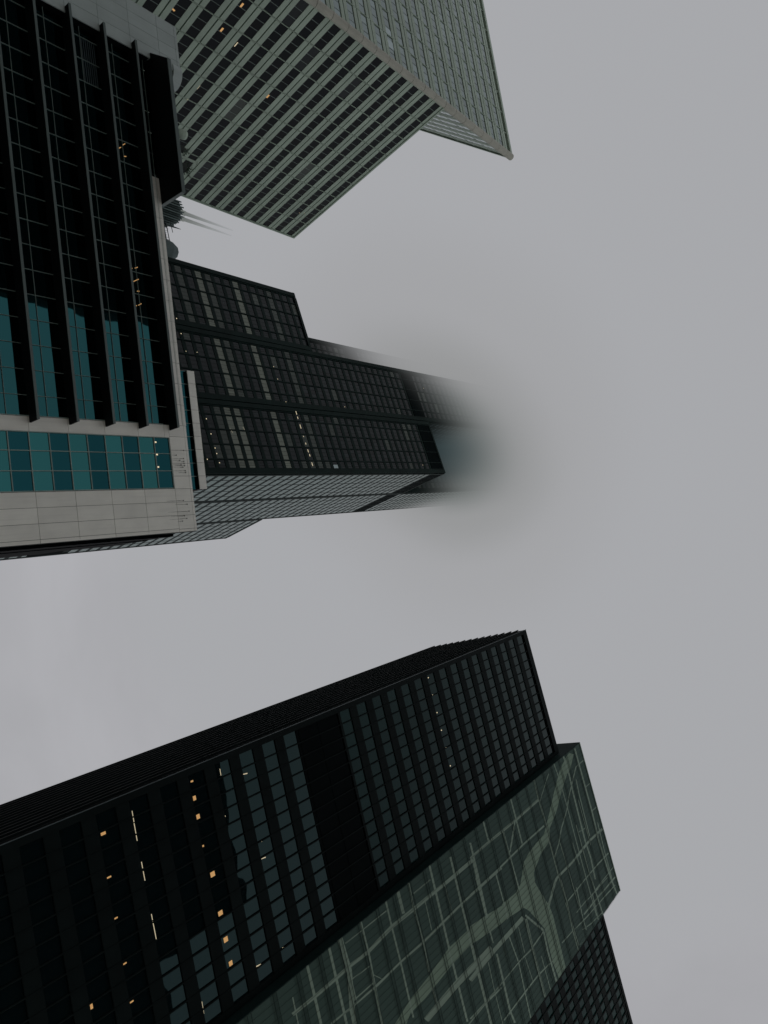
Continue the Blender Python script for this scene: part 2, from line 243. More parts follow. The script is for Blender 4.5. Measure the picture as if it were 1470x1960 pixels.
def bar_light(parent, fac, u0, h0, u1, h1, t, w, mat):
    """a lit ceiling fitting seen through the glass"""
    mb = MB(); P = fac.P; d = (P(u1, h1) - P(u0, h0)); L = max(d.length, 1e-3); du = (u1 - u0); dh = (h1 - h0); ll = math.hypot(du, dh)
    nu, nh = -dh / ll * t / 2, du / ll * t / 2
    a = [P(u0 + nu, h0 + nh, w), P(u1 + nu, h1 + nh, w), P(u1 - nu, h1 - nh, w), P(u0 - nu, h0 - nh, w)]
    b = [P(u0 + nu, h0 + nh, w + .02), P(u1 + nu, h1 + nh, w + .02), P(u1 - nu, h1 - nh, w + .02), P(u0 - nu, h0 - nh, w + .02)]
    mb.hexa(a + b); return mb.build('ceiling_light', mat, parent)

# ================================================================== the white panelled office with dark horizontal fins
k = 1.75; S, N = frame(-3)
B = thing('office_building', (S * -18 + N * 42) * k + Vector((0, 0, -1.85)), 'nearest building, white panels and teal glass with long black horizontal fins', 'building')
fb = Facade(N * 40, S, -N, k)
zb = -1.85 / k
mb = MB()
fb.box(mb, -39.0, -1.85, zb, 30.2, -22, -0.35)                       # body behind the glass
mb.build('structure_core', M['core_black'], B)
# white panels: each panel is a slab with an open joint round it
mb = MB(); J = 0.011
def panels(us, hs, w0, w1, mi=0):
    for a, b in zip(us[:-1], us[1:]):
        for c, d in zip(hs[:-1], hs[1:]): fb.box(mb, a + J, b - J, c + J, d - J, w0, w1, mi)
seams = [19.54 + 2.385 * i for i in range(-9, 5)]                     # up to 29.08
hs_low = [zb] + seams[0:] 
panels([-4.82, -3.89, -2.96, -2.04, -1.80], hs_low, -0.3, 0.0)        # near pier
panels([-9.26, -8.36], hs_low[:-1] + [28.72], -0.3, 0.0)
panels([-9.26, -8.45, -7.5, -6.59, -5.69, -4.8, -3.88, -2.95, -2.0, -1.80], [29.08, 30.36, 30.56], -0.3, 0.0)
panels([-9.26, -8.36], [28.72, 29.08], -0.3, 0.0)
pu = [-27.2 + 1.495 * i for i in range(13)]
panels(pu, [29.74, 30.36, 30.60], -0.3, 0.0)
mb.build('wall_panels', M['white_b'], B)
mb = MB()
fb.box(mb, -9.28, -1.79, 28.70, 30.54, -0.6, -0.06); fb.box(mb, -4.84, -1.79, zb, 28.70, -0.6, -0.06); fb.box(mb, -9.28, -8.34, zb, 28.70, -0.6, -0.06)
fb.box(mb, -27.22, -9.26, 29.72, 30.58, -0.6, -0.06)
mb.build('panel_joints', M['joint'], B)
mb = MB()
fb.box(mb, -1.79, -1.60, zb, 29.4, -6.0, -1.2); fb.box(mb, -1.7, -1.55, zb, 29.2, -9, -4)
mb.build('side_wall', M['core_black'], B)
# far pier
mb = MB()
for a, b in zip([-39.5, -38.6, -37.65, -36.73, -35.8][:-1], [-38.6, -37.65, -36.73, -35.8]):
    hs = [zb] + [seams[-1] + 0.02 + 2.385 * (i - 12) for i in range(2, 14)] + [33.0, 33.25]
    for c, d in zip(hs[:-1], hs[1:]): fb.box(mb, a + J, b - J, c + J, d - J, .2, .5)
mb.build('far_pier_panels', M['white'], B)
mb = MB(); fb.box(mb, -39.48, -35.82, zb, 33.22, -.3, 0.44); mb.build('far_pier', M['joint'], B)
mb = MB()
fb.box(mb, -35.80, -35.78, zb, 30.5, -0.3, .43)
mb.build('pier_return', M['fin'], B)  # deep shade on the white pier's inner side, given as a dark material
mb = MB(); c0 = fb.P(-35.95, 32.55, -.35); ring = []
for i in range(32):
    t = 2 * math.pi * i / 32; ring.append(c0 + Vector((math.cos(t), math.sin(t), 0)) * 0.95 * k)
mb.prism(ring, [p + Vector((0, 0, 0.75 * k)) for p in ring]); mb.build('round_turret', M['white'], B, smooth=False)
# fins
fin_h = [19.60 + 2.385 * i for i in range(-8, 5)]
for i, h in enumerate(fin_h):
    if h < 9: continue
    mb = MB(); P = fb.P; th = 0.10
    ul = -36.2
    prof = [(ul, -0.3), (-9.30, -0.3), (-9.30, 0.02), (-8.88, 0.02), (-8.90, 0.93), (ul, 0.93)]
    mb.prism([P(u, h, w) for u, w in prof], [P(u, h + th, w) for u, w in prof])
    o = mb.build('sunshade_fin', M['fin'], B)
    e2 = MB(); fb.box(e2, ul, -8.91, h - 0.01, h + th + 0.05, 0.933, 0.98); e2.build('edge_strip', M['fin_edge'], o)
# terrace slab above the last fin
mb = MB(); P = fb.P
prof = [(-36.2, -0.3), (-25.35, -0.3), (-25.32, 2.32), (-34.9, 2.32), (-36.2, .55)]
mb.prism([P(u, 30.62, w) for u, w in prof], [P(u, 30.85, w) for u, w in prof]); o = mb.build('terrace_slab', M['fin'], B)
e2 = MB(); fb.box(e2, -34.9, -25.32, 30.62, 30.90, 2.323, 2.38); fb.box(e2, -25.317, -25.29, 30.62, 30.90, -0.2, 2.323); e2.build('edge_strip', M['fin_edge'], o)
# glazing between the fins
wb = Windows()
us = [-30.48 + 1.536 * i for i in range(-3, 15)]; us = [-35.8] + [u for u in us if -35.5 < u < -9.6] + [-9.28]
mull = MB()
for h in fin_h:
    if h < 9: continue
    top = h + 2.385
    a, b, c = h + 0.1, h + 1.14, top
    if abs(h - fin_h[-1]) < .01: c = 29.72; 
    for u0, u1 in zip(us[:-1], us[1:]):
        m = M['teal_mid']
        if u1 < -28 and c > 29.6 : m = M['teal_mid']
        wb.add([fb.pane(u0 + .02, u1 - .02, a, b - .02, -0.05, .0012)], m)
        if c - b > .1: wb.add([fb.pane(u0 + .02, u1 - .02, b + .02, c, -0.05, .0012)], m)
    for u in us[1:-1]: fb.box(mull, u - .011, u + .011, a, c, -0.10, 0.012)
    fb.box(mull, us[0], -9.28, b - .011, b + .011, -0.10, 0.012)
for h in (30.0,):                                                    # clerestory under the terrace slab, behind the parapet line
    for u0, u1 in zip(us[:-1], us[1:]):
        if u1 < -27.2: wb.add([fb.pane(u0 + .02, u1 - .02, 29.76, 30.6, -0.05, .001)], M['teal_dark'])
fb.box(mull, -9.31, -9.27, 9, 28.7, -0.08, 0.03)
# window band beside the near pier
cols = [-8.35, -7.24, -6.05, -4.86]
rows = []; h = 28.98
x = 29.02; rowb = [x - 1.1925 * i for i in range(0, 24)]
for i, (t1, t0) in enumerate(zip(rowb[:-1], rowb[1:])):
    if t0 < zb: break
    m = M['teal_dark'] if i % 2 == 0 else M['teal']
    for u0, u1 in zip(cols[:-1], cols[1:]):
        wb.add([fb.pane(u0 + .03, u1 - .03, t0 + .03, t1 - .03, -0.04, .0012)], m)
    fb.box(mull, cols[0], cols[-1], t1 - .025, t1 + .025, -0.08, 0.03)
for u in cols: fb.box(mull, u - .022, u + .022, 0, 29.02, -0.082, 0.035)
mull.build('mullions', M['mull_b'], B)
wb.emit(B)
# louvres high up beside the far pier
for h in (fin_h[-6], fin_h[-3]):
    for u0, u1 in zip(us[1:3], us[2:4]):
        lv = MB()
        for j in range(7): fb.box(lv, u0 + .05, u1 - .05, h + 1.2 + j * .15, h + 1.25 + j * .15, -0.04, 0.0)
        lv.build('louvre_panel', M['edge_c'], B)
for u, h in ((-8.05, 27.9), (-7.2, 27.9), (-6.35, 27.9)):
    bar_light(B, fb, u + .03, h, u + .03, h + .12, 0.10, -0.03, M['spot'])
for a in ((-19.75, 27.35, -19.95, 27.62), (-20.0, 27.82, -20.12, 28.05), (-18.9, 27.39, -19.28, 28.02), (-18.4, 27.80, -18.43, 27.98), (-17.26, 27.43, -17.38, 27.66), (-17.42, 27.78, -17.58, 28.03), (-28.18, 27.45, -28.42, 27.76), (-28.62, 27.9, -28.81, 28.12), (-27.85, 27.92, -27.9, 28.1)):
    bar_light(B, fb, *a, 0.05, -0.03, M['warm'])
# streaks of dirt running down from the roof fixings
for u, t, b in ((-7.5, 30.1, 29.1), (-7.15, 29.45, 29.12), (-6.92, 30.02, 29.12), (-6.80, 29.7, 29.12), (-6.72, 30.02, 29.5), (-6.58, 30.03, 29.2), (-6.47, 29.76, 29.12), (-6.42, 30.06, 29.3), (-6.31, 29.89, 29.12), (-6.06, 30.06, 29.12), (-5.93, 30.07, 29.5),
                (-3.97, 29.63, 28.3), (-3.70, 29.91, 28.95), (-3.21, 30.0, 28.3), (-2.90, 29.57, 28.5), (-2.71, 29.75, 28.35), (-2.54, 29.37, 29.0)):
    mb = MB(); P = fb.P; zz = 0.004; n_ = 9; w_ = []
    for i in range(n_):
        f = i / (n_ - 1); wd = (0.016 + 0.03 * random.random()) * (1 - 0.6 * f); w_.append((u + random.uniform(-.008, .008), t + (b - t) * f, wd))
    for (a0, h0, w0), (a1, h1, w1) in zip(w_[:-1], w_[1:]):
        mb.quad(P(a0 - w0 / 2, h0, zz), P(a0 + w0 / 2, h0, zz), P(a1 + w1 / 2, h1, zz), P(a1 - w1 / 2, h1, zz))
    fb.box(mb, u - .03, u + .03, t, t + .05, 0.002, 0.05)
    mb.build('stain', M['stain'], B)
# glazed rooftop pavilion
mb = MB(); fb.box(mb, -13.2, -4.95, 30.0, 30.95 + .6, -6, -1.6); mb.build('pavilion_core', M['core_black'], B)
fp = Facade(N * 41.5, S, -N, k); P = fp.P
wp = Windows(); mb2 = MB()
uu = [-13.75 + 0.985 * i for i in range(10)]
for a, b_ in zip(uu[:-1], uu[1:]):
    wp.add([fp.pane(a + .02, b_ - .02, 30.3, 32.25, 0, .001)], M['teal_dark']); fp.box(mb2, a - .02, a + .02, 30.3, 32.25, -.05, .03)
wp.emit(B, 'pavilion_window'); mb2.build('pavilion_mullions', M['mull_b'], B)
mb = MB()
for a, b_ in zip(uu[:-1], uu[1:]): fp.box(mb, a + .012, b_ - .012, 32.15, 32.78, 0.20, 0.27)
mb.build('pavilion_parapet', M['white_b'], B)
mb = MB(); fp.box(mb, -13.75, -4.9, 32.2, 32.76, -3, 0.19); mb.build('pavilion_roof', M['fin'], B)
# things standing on the terrace
ft = Facade(N * 40, S, -N, k)
def shrub(u, h, w, sc, nleaf, label):
    base = ft.P(u, h, w); t = thing('potted_shrub', base, label, 'plant', 'shrubs on the roof terrace')
    mb = MB(); mb.tube(base, base + Vector((0, 0, .5 * sc)), .28 * sc, .36 * sc, 12); mb.build('pot', M['joint'], t)
    br = MB(); lf = MB()
    for i in range(14):
        d = Vector((random.uniform(-1, 1), random.uniform(-1, 1), random.uniform(.3, 1.3))).normalized(); L = random.uniform(.5, 1.0) * sc
        a = base + Vector((0, 0, .45 * sc)); b_ = a + d * L; br.tube(a, b_, .02 * sc, .008 * sc, 5)
        for j in range(nleaf):
            c = a + d * L * random.uniform(.35, 1.05) + Vector((random.uniform(-.12, .12), random.uniform(-.12, .12), random.uniform(-.1, .12))) * sc
            x = Vector((random.uniform(-1, 1), random.uniform(-1, 1), random.uniform(-1, 1))).normalized(); y = x.orthogonal().normalized()
            lf.quad(c - x * .07 * sc, c + y * .03 * sc, c + x * .07 * sc, c - y * .03 * sc)
    br.build('stem', M['bark'], t); lf.build('foliage', M['leaf'], t)
shrub(-28.75, 31.0, 2.0, 1.25, 16, 'leafy dark shrub on the roof terrace edge between the bowl and the post')
shrub(-27.45, 31.0, 2.0, 1.35, 18, 'leafy dark shrub at the corner of the roof terrace beyond the post')
base = ft.P(-29.9, 30.9, 2.0); t = thing('bowl_planter', base, 'pale rounded bowl planter on the edge of the roof terrace', 'planter')
mb = MB()
zs = [(0, .25), (.35, .5), (.8, .72), (1.2, .78), (1.5, .66)]
for (z0, r0), (z1, r1) in zip(zs[:-1], zs[1:]): mb.tube(base + Vector((0, 0, z0)), base + Vector((0, 0, z1)), r0 * .8, r1 * .8, 16)
mb.build('bowl', M['stone_a'], t)
mb = MB(); mb.tube(base + Vector((0, 0, 1.5)), base + Vector((0, 0, 1.56)), .5, .48, 16); mb.build('soil', M['bark'], t)
base = ft.P(-28.1, 30.9, 2.1); t = thing('terrace_post', base, 'pale upright post rising from the roof terrace between two shrubs', 'post')
mb = MB(); mb.tube(base, base + Vector((0, 0, 2.7)), .16, .15, 14); mb.build('shaft', M['stone_a'], t)
mb = MB(); mb.tube(base + Vector((0, 0, 2.7)), base + Vector((0, 0, 2.85)), .2, .12, 14); mb.build('cap', M['stone_a'], t)

# ================================================================== the striped tower with the sharp corner
k = 5 / 3; Sa, Na = frame(73.6)
if Na.dot(Vector((-60, 60, 0))) < 0: Na = -Na
ridge2 = Sa * 27.34 + Na * 60                                          # sharp corner, in units
A = thing('striped_office_tower', ridge2 * k + Vector((0, 0, -1.85)), 'pale green striped office tower with a sharp wedge corner at the top of the picture', 'building')
zb = -1.85 / k
fa = Facade(Na * 60, Sa, -Na, k)
dA2 = frame(173.4)[0]; dA3 = frame(124.1)[0]
outA2 = Vector((dA2.y, -dA2.x, 0)); outA2 = outA2 if outA2.y < 0 else -outA2
outA3 = Vector((dA3.y, -dA3.x, 0)); outA3 = outA3 if outA3.x > 0 else -outA3
fa2 = Facade(ridge2, dA2, outA2, k); fa3 = Facade(ridge2, dA3, outA3, k)
HL, HT = 75.4, 93.6
Q = Sa * 55.95 + Na * 60
mb = MB(); inn = lambda v, z: (v * k + Vector((0, 0, z * k)))
c_in = (dA2 + dA3).normalized() * .9
back = frame(163.6)[0] * 26
lo = [ridge2 + Na * .35 + Sa * .5, Q + Na * .35 - Sa * .35, Q + back - Sa * .35, ridge2 + dA3 * 30]
mb.prism([inn(p, zb) for p in lo], [inn(p, HL - .25) for p in lo])
hi = [ridge2 + c_in, ridge2 + dA2 * 52 - outA2 * .35, ridge2 + dA2 * 40 + dA3 * 46, ridge2 + dA3 * 50 - outA3 * .35]
mb.prism([inn(p, zb) for p in hi], [inn(p, HT - .3) for p in hi])
mb.build('structure_core', M['core'], A)
wa = Windows([HID_B]); clad = MB(); divs = MB()
def striped(f, u0, u1, bays, hbot, htop, gm, top_band, rel=1.0):
    bw = (u1 - u0) / bays; fl = 2.35; h = 43.57 - fl * 40
    rows_ = []
    while h < htop:
        if h > hbot: rows_.append(h)
        h += fl
    for i in range(bays):
        a = u0 + i * bw + .07; b = u0 + (i + 1) * bw - .07
        for h in rows_:
            g0, g1 = h - .56, h + .56
            if g1 > htop - .1: continue
            m = gm
            if gm is M['glass_a'] and random.random() < .09: m = random.choice((M['glass_w'], M['glass_w'], M['blind_dim']))
            w3 = (b - a) / 3
            wa.add([f.pane(a + w3 * j + .02, a + w3 * (j + 1) - .02, g0, g1, -0.10 * rel, .004) for j in range(3)], m)
            for j in (1, 2): f.box(divs, a + w3 * j - .03, a + w3 * j + .03, g0, g1, -.14 * rel, -.07 * rel)
            s0, s1 = g1, min(g0 + fl, htop)                            # spandrel above this window strip, split by a dark groove
            if s1 - s0 < .4: continue
            mid = (s0 + s1) / 2
            if s1 >= htop - .01 or mid > htop - .6: f.box(clad, a, b, s0, s1, -.3, .06 * rel)
            else:
                f.box(clad, a, b, s0, mid - .07, -.3, .06 * rel); f.box(clad, a, b, mid + .07, s1, -.3, .06 * rel)
    for i in range(bays + 1):
        u = u0 + i * bw; f.box(clad, u - .03, u + .03, hbot, htop - .02, -.3, .10 * rel)
    f.box(clad, u0, u1, htop + .01, htop + top_band, -.3, .12)
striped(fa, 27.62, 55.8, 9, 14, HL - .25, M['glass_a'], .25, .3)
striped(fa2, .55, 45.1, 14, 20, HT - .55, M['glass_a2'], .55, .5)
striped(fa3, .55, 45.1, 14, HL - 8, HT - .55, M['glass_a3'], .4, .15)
fa.box(clad, 55.8, 55.98, 14, HL, -.6, .14)
clad.build('cladding', M['stone_a'], A); divs.build('pane_dividers', M['glass_a_div'], A)
wa.rec.sort(key=lambda r: -r[0])
big = MB()
# a few panes with pale blinds on the bright face
for (u, h) in ((2.15, 65.7), (3.6, 65.7)):
    q = fa2.pane(u, u + 1.0, round((h - 43.57) / 2.35) * 2.35 + 43.57 - .5, round((h - 43.57) / 2.35) * 2.35 + 43.57 + .5, -0.015, .001)
    b_ = MB(); b_.quad(*q); b_.build('blind_pane', M['pale_pane'], A)
wa.emit(A)
# rounded corner nosing with a ring joint at every floor
nose = MB(); c0 = ridge2 + (dA2 + dA3).normalized() * .42; fl = 2.35; h = 43.57 - fl * 16 + fl / 2
while h < HT:
    h1 = min(h + fl, HT)
    a = (c0 * k) + Vector((0, 0, h * k + .05)); b_ = (c0 * k) + Vector((0, 0, h1 * k - .05)); nose.tube(a, b_, .78, .78, 20)
    nose.tube(b_, b_ + Vector((0, 0, .1)), .70, .70, 20); h = h1
nose.build('corner_nosing', M['nose_a'], A, smooth=False)
for u, h in ((43.48, 47.65), (45.41, 47.57), (35.16, 47.89), (41.38, 47.71)):
    bar_light(A, fa, u - .28, h, u + .28, h, .09, -.012, M['tube'])
for u, h in ((34.67, 45.72), (38.29, 54.87), (31.56, 45.75)):
    bar_light(A, fa, u - .22, h, u + .22, h, .2, -.012, M['warm'])
bar_light(A, fa, 35.5, 40.5, 35.6, 40.95, .16, -.012, M['warm'])
for u, h in ((51.4, 70.9), (50.7, 72.6), (51.0, 72.9), (51.3, 72.2)): bar_light(A, fa, u, h, u + .06, h, .06, -.012, M['spot'])

# ================================================================== the stepped black skyscraper
Sw, Nw = frame(-16.249); s0, d0 = -55.083, 140.14; MW = 22.86
K0 = Sw * s0 + Nw * d0
W = thing('stepped_skyscraper', K0 + Vector((0, 0, -1.85)) + Sw * -34 + Nw * 34, 'black stepped skyscraper of bundled square tubes with its top lost in cloud', 'skyscraper')
H50, H66, HX = 178.0, 238.2, 360.0
heights = {(0, 0): H66, (1, 0): HX, (2, 0): H50, (0, 1): HX, (1, 1): 400, (2, 1): HX, (0, 2): H50, (1, 2): HX, (2, 2): H66}
for (i, j), H in heights.items():
    o = K0 - Sw * MW * i + Nw * MW * j; e = .12 if True else 0
    a = [o - Sw * e + Nw * e, o - Sw * (MW - e) + Nw * e, o - Sw * (MW - e) + Nw * (MW - e), o - Sw * e + Nw * (MW - e)]
    mb = MB(); mb.prism([p + Vector((0, 0, -1.85)) for p in a], [p + Vector((0, 0, H - .3)) for p in a]); mb.build('tube_core', M['frame_w'], W)
ww = Windows([HID_B]); fr = MB(); bands = MB()
FLH = 3.65; H0 = 132.32
def tube_face(f, ua, hlo, htop, kind, nb=5, col=1.8):
    sd_ = kind == 'side'; pm, ps, pc = (.06, .03, .12) if sd_ else (.32, .16, .55)
    """one tube's face, ua its left edge, MW wide"""
    ub = ua + MW; x0, x1 = ua + col, ub - col; inner = (x1 - x0)
    lines = [x0] + [ua + MW / 2 + d for d in (-6.85, -2.28, 2.28, 6.85)] + [x1]
    f.box(fr, ua + .15, x0 - .25, hlo, htop, -.1, pc); f.box(fr, x1 + .25, ub - .15, hlo, htop, -.1, pc)
    for u in lines: f.box(fr, u - .16, u + .16, hlo, htop - .05, -.1, pm)
    kk = int((hlo - H0) / FLH) - 1
    while True:
        h = H0 + FLH * kk; kk += 1
        if h < hlo: continue
        if h + 1.2 > htop: break
        if 229.0 < h < 237.5 or 100 < h < 110.5:
            continue
        for b in range(nb):
            a, c = lines[b] + .18, lines[b + 1] - .18; w3 = (c - a) / 3; kq = kk - 1
            m = M['glass_w']
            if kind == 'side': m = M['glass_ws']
            else:
                br = {'r': (0, 1, 5), 'm': (1, 5), 'l': (1, 5)}.get(kind, ()); dm = {'r': (9, -1), 'm': (2, 9), 'l': (2, -1, 9)}.get(kind, ())
                if kq in br: m = M['blind_w']
                elif kq in dm: m = M['blind_dim']
                elif random.random() < .06: m = M['blind_dim']
            g0, g1 = h - 1.15, h + 1.2
            ww.add([f.pane(a + w3 * t + .04, a + w3 * (t + 1) - .04, g0, g1, 0.02, .002) for t in range(3)], m)
        f.box(fr, x0, x1, h + 1.22, h + FLH - 1.17, -.1, ps)
    for z0, z1 in ((229.6, 237.3), (99.8, 110.6)):
        if z1 < htop + .5 and z0 > hlo:
            f.box(bands, ua + .1, ub - .1, z0, min(z1, htop), 0, .05 if sd_ else .34)
            for u in lines: f.box(fr, u - .12, u + .12, z0, z1, .05 if sd_ else .34, .09 if sd_ else .42)
    f.box(fr, ua + .02, ub - .02, htop - .9, htop, -.1, .14 if sd_ else .5)
fm0 = Facade(K0, Sw, -Nw); fm1 = Facade(K0 + Nw * MW, Sw, -Nw)
tube_face(fm0, -MW, 100, H66, 'r'); tube_face(fm0, -2 * MW, 100, 330, 'm'); tube_face(fm0, -3 * MW, 100, H50, 'l')
tube_face(fm1, -3 * MW, H50, 310, 'x'); tube_face(fm1, -MW, H66, 350, 'x')
fs0 = Facade(K0, Nw, Sw); fs1 = Facade(K0 - Sw * MW, Nw, Sw)
tube_face(fs0, 0, 85, H66, 'side', col=1.0); tube_face(fs0, MW, 70, 340, 'side', col=1.0); tube_face(fs0, 2 * MW, 60, H50, 'side', col=1.0)
tube_face(fs1, 0, H66, 350, 'x', col=1.0)
fr.build('frame', M['frame_w'], W); bands.build('louvre_bands', M['band_w'], W)
ww.emit(W)
for u, h in ((-16.44, 123.35), (-11.9, 123.52), (-7.66, 123.58), (-6.01, 123.63), (-3.29, 123.72), (-4.25, 119.88), (-47.51, 122.56), (-42.72, 122.68)):
    bar_light(W, fm0, u - .14, h + .1, u + .14, h + .1, .24, .6, M['spot'])
for u, h, L in ((-20.95, 160.5, .6), (-19.22, 160.5, .4), (-16.16, 160.55, .7), (-12.72, 160.6, .15), (-10.25, 160.64, .3), (-7.73, 160.7, .5), (-6.24, 160.85, .4), (-3.16, 160.78, .6)):
    bar_light(W, fm0, u - L, h, u + L, h, .28, .6, M['tube'])
for u, h in ((-36.82, 156.39), (-32.48, 156.54), (-24.54, 157.21), (-25.18, 186.31), (-3.41, 223.4), (-38.28, 242.88), (-37.16, 122.8), (-37.43, 126.67)):
    bar_light(W, fm0, u - .1, h, u + .1, h, .2, .6, M['spot'])
for u, h in ((-18.7, 137.6), (-14.3, 136.8), (-13.5, 131.8)): bar_light(W, fm0, u - .7, h - .3, u + .7, h + .3, .12, .05, M['dim'])
quad_part(W, 'lit_pane', fm0, -3.3, -1.95, H0 + FLH * 11 - 1.1, H0 + FLH * 11 + 1.15, .03, M['pale_pane'])

# ================================================================== black office with a steel grid, lower left
k = 1.24; S, N = frame(-12); zb = -1.85 / k
Cb = thing('black_office_block', (S * 21 + N * 68) * k + Vector((0, 0, -1.85)), 'black gridded office block with rows of slate windows and a few warm lights', 'building')
fc = Facade(N * 60, S, -N, k)
mb = MB(); fc.box(mb, 10.95, 32.62, zb, 112.3, -20.6, -.25); mb.build('structure_core', M['core_black'], Cb)
wc = Windows(); fr = MB(); dark = MB()
bw = 1.487; u_l = [11.36 + bw * i for i in range(15)]
hk = 109.72; FL = 3.14; kk = 0
fc.box(fr, 10.75, u_l[0] - .02, zb, 112.55, -.4, .10); fc.box(fr, 32.15, 32.66, zb, 112.55, -.4, .10)
fc.box(fr, u_l[0] - .02, 32.15, 111.25, 112.55, -.4, .10)
for i in range(36):
    h = hk - FL * i
    if h < 3: break
    if i in (16, 17):
        continue
    for j, u in enumerate(u_l):
        a = u + .07; b = (u + bw if j < 14 else 32.12) - .07
        if j == 14 and random.random() < .0: continue
        wc.add([fc.pane(a, b, h - .92, h + .92, -.12, .0015)], M['glass_cu'] if i < 16 else M['glass_c'])
    fc.box(fr, u_l[0] - .02, 32.15, h - FL + .92, h - .92, -.3, .0) if i + 1 not in (16, 17) and i not in (15,) else fc.box(fr, u_l[0] - .02, 32.15, h - 1.3, h - .92, -.3, .0)
for z0, z1 in ((54.2, 61.1),): fc.box(dark, u_l[0] - .02, 32.15, z0, z1, -.3, -.06)
for u in u_l: fc.box(fr, u - .055, u + .055, zb, 111.3, -.3, .055)
for i in range(2): fc.box(dark, u_l[0], 32.1, 54.6 + 3.1 * i, 54.66 + 3.1 * i, -.06, -.02)
fr.build('steel_grid', M['frame_c'], Cb); dark.build('louvre_band', M['core_black'], Cb)
wc.emit(Cb)
mb = MB(); fc.box(mb, 10.70, 10.76, zb, 112.6, .10, .16); mb.build('corner_trim', M['edge_c'], Cb)
# side wall of closely set vertical blades
fcs = Facade(S * 10.75, N, -S, k)
mb = MB(); fcs.box(mb, 59.95, 80.1, zb, 112.3, -.3, 0.0); mb.build('side_wall', M['core_black'], Cb)
bl = MB(); u = 61.6
while u < 80.9: fcs.box(bl, u - .09, u + .09, zb, 112.8, 0, .18); u += 1.447
u = 60.9
while u < 80.4: fcs.box(bl, u - .05, u + .05, zb, 112.25, 0, .03); u += 1.447
bl.build('side_blades', M['frame_c'], Cb)
def rect_light(u, h, wu, wh, m=None):
    h += .12
    if abs((u - 11.36) % 1.487) < .3: u += .25
    elif abs((u - 11.36) % 1.487 - 1.487) < .3: u -= .25
    quad_part(Cb, 'ceiling_light', fc, u - wu / 2, u + wu / 2, h - wh / 2, h + wh / 2, -.10, m or M['warm'])
for u, h, a, b in ((12.87, 30.6, .3, .62), (16.63, 30.39, .16, .6), (19.91, 30.31, .14, .58), (23.3, 30.41, .14, .42), (26.54, 30.34, .14, .6), (24.77, 27.15, .5, .4),
                   (12.04, 39.95, .2, .4), (13.59, 39.86, .5, .45), (15.32, 39.82, .52, .6), (18.0, 39.72, .2, .35), (20.77, 40.15, .55, .7), (24.31, 40.14, .5, .7), (26.68, 40.14, .55, .65), (29.06, 40.15, .5, .55)):
    rect_light(u, h, a * .8, b * .7)
for a in ((12.34, 33.51, 13.3, 33.49), (13.4, 33.48, 14.9, 33.46), (16.71, 33.48, 17.4, 33.48), (17.5, 33.48, 18.3, 33.48), (21.11, 33.48, 21.6, 33.48), (21.7, 33.48, 23.2, 33.49), (30.1, 36.55, 31.1, 36.52), (12.0, 43.34, 12.64, 43.31)):
    bar_light(Cb, fc, a[0], a[1] + .1, a[2], a[3] + .1, .06, -.10, M['tube'])
for u, h in ((13.48, 46.25), (21.92, 46.3), (30.58, 43.11)):
    bar_light(Cb, fc, u - .05, h - .3, u + .05, h + .35, .09, -.10, M['tube'])
for u, h in ((16.43, 42.91), (20.35, 46.59), (30.66, 46.39)): bar_light(Cb, fc, u - .05, h, u + .05, h, .1, -.10, M['spot'])
for i in range(6): bar_light(Cb, fc, 11.81 + 2.49 * i - .07, 80.79, 11.81 + 2.49 * i + .07, 80.79, .15, -.02, M['spot'])

# ================================================================== mural building and its wing
D = thing('mural_office_building', (S * 46 + N * 75) * k + Vector((0, 0, -1.85)), 'office slab whose grey green front carries a giant street and river map mural', 'building')
fd = Facade(N * 58.53, S, -N, k); HD = 118.6
mb = MB(); fd.box(mb, 32.86, 58.70, zb, HD - .1, -34, -.12); mb.build('structure_core', M['side_d'], D)
mb = MB(); fd.box(mb, 32.78, 32.86, zb, HD, -34, -.0); mb.build('side_wall', M['side_d'], D)
# the mural field is glass panes, floor by floor
wd = Windows([HID_C]); fl = 3.14; h = HD - .35; pw = 0.72; npw = 36; sm = MB()
while h > 20:
    for i in range(npw // 4):
        a = 32.86 + i * 4 * pw; b = min(a + 4 * pw, 58.72)
        wd.add([fd.pane(a, b, h - fl + .44, h, -.02, 0)], M['vinyl']); wd.add([fd.pane(a, b, h - fl, h - fl + .44, -.02, 0)], M['vinyl'])
    fd.box(sm, 32.86, 58.74, h - .03, h + .03, .05, .085); fd.box(sm, 32.86, 58.74, h - fl + .42, h - fl + .46, .05, .085)
    h -= fl
for i in range(npw + 1):
    u = 32.86 + i * pw * .9975; fd.box(sm, u - .009, u + .009, 20, HD - .02, .052, .075)
sm.build('glazing_bars', M['seam_d'], D)
wd.emit(D)
mb = MB(); fd.box(mb, 32.8, 58.76, HD - .3, HD, -.3, .04); mb.build('roof_edge', M['street'], D)
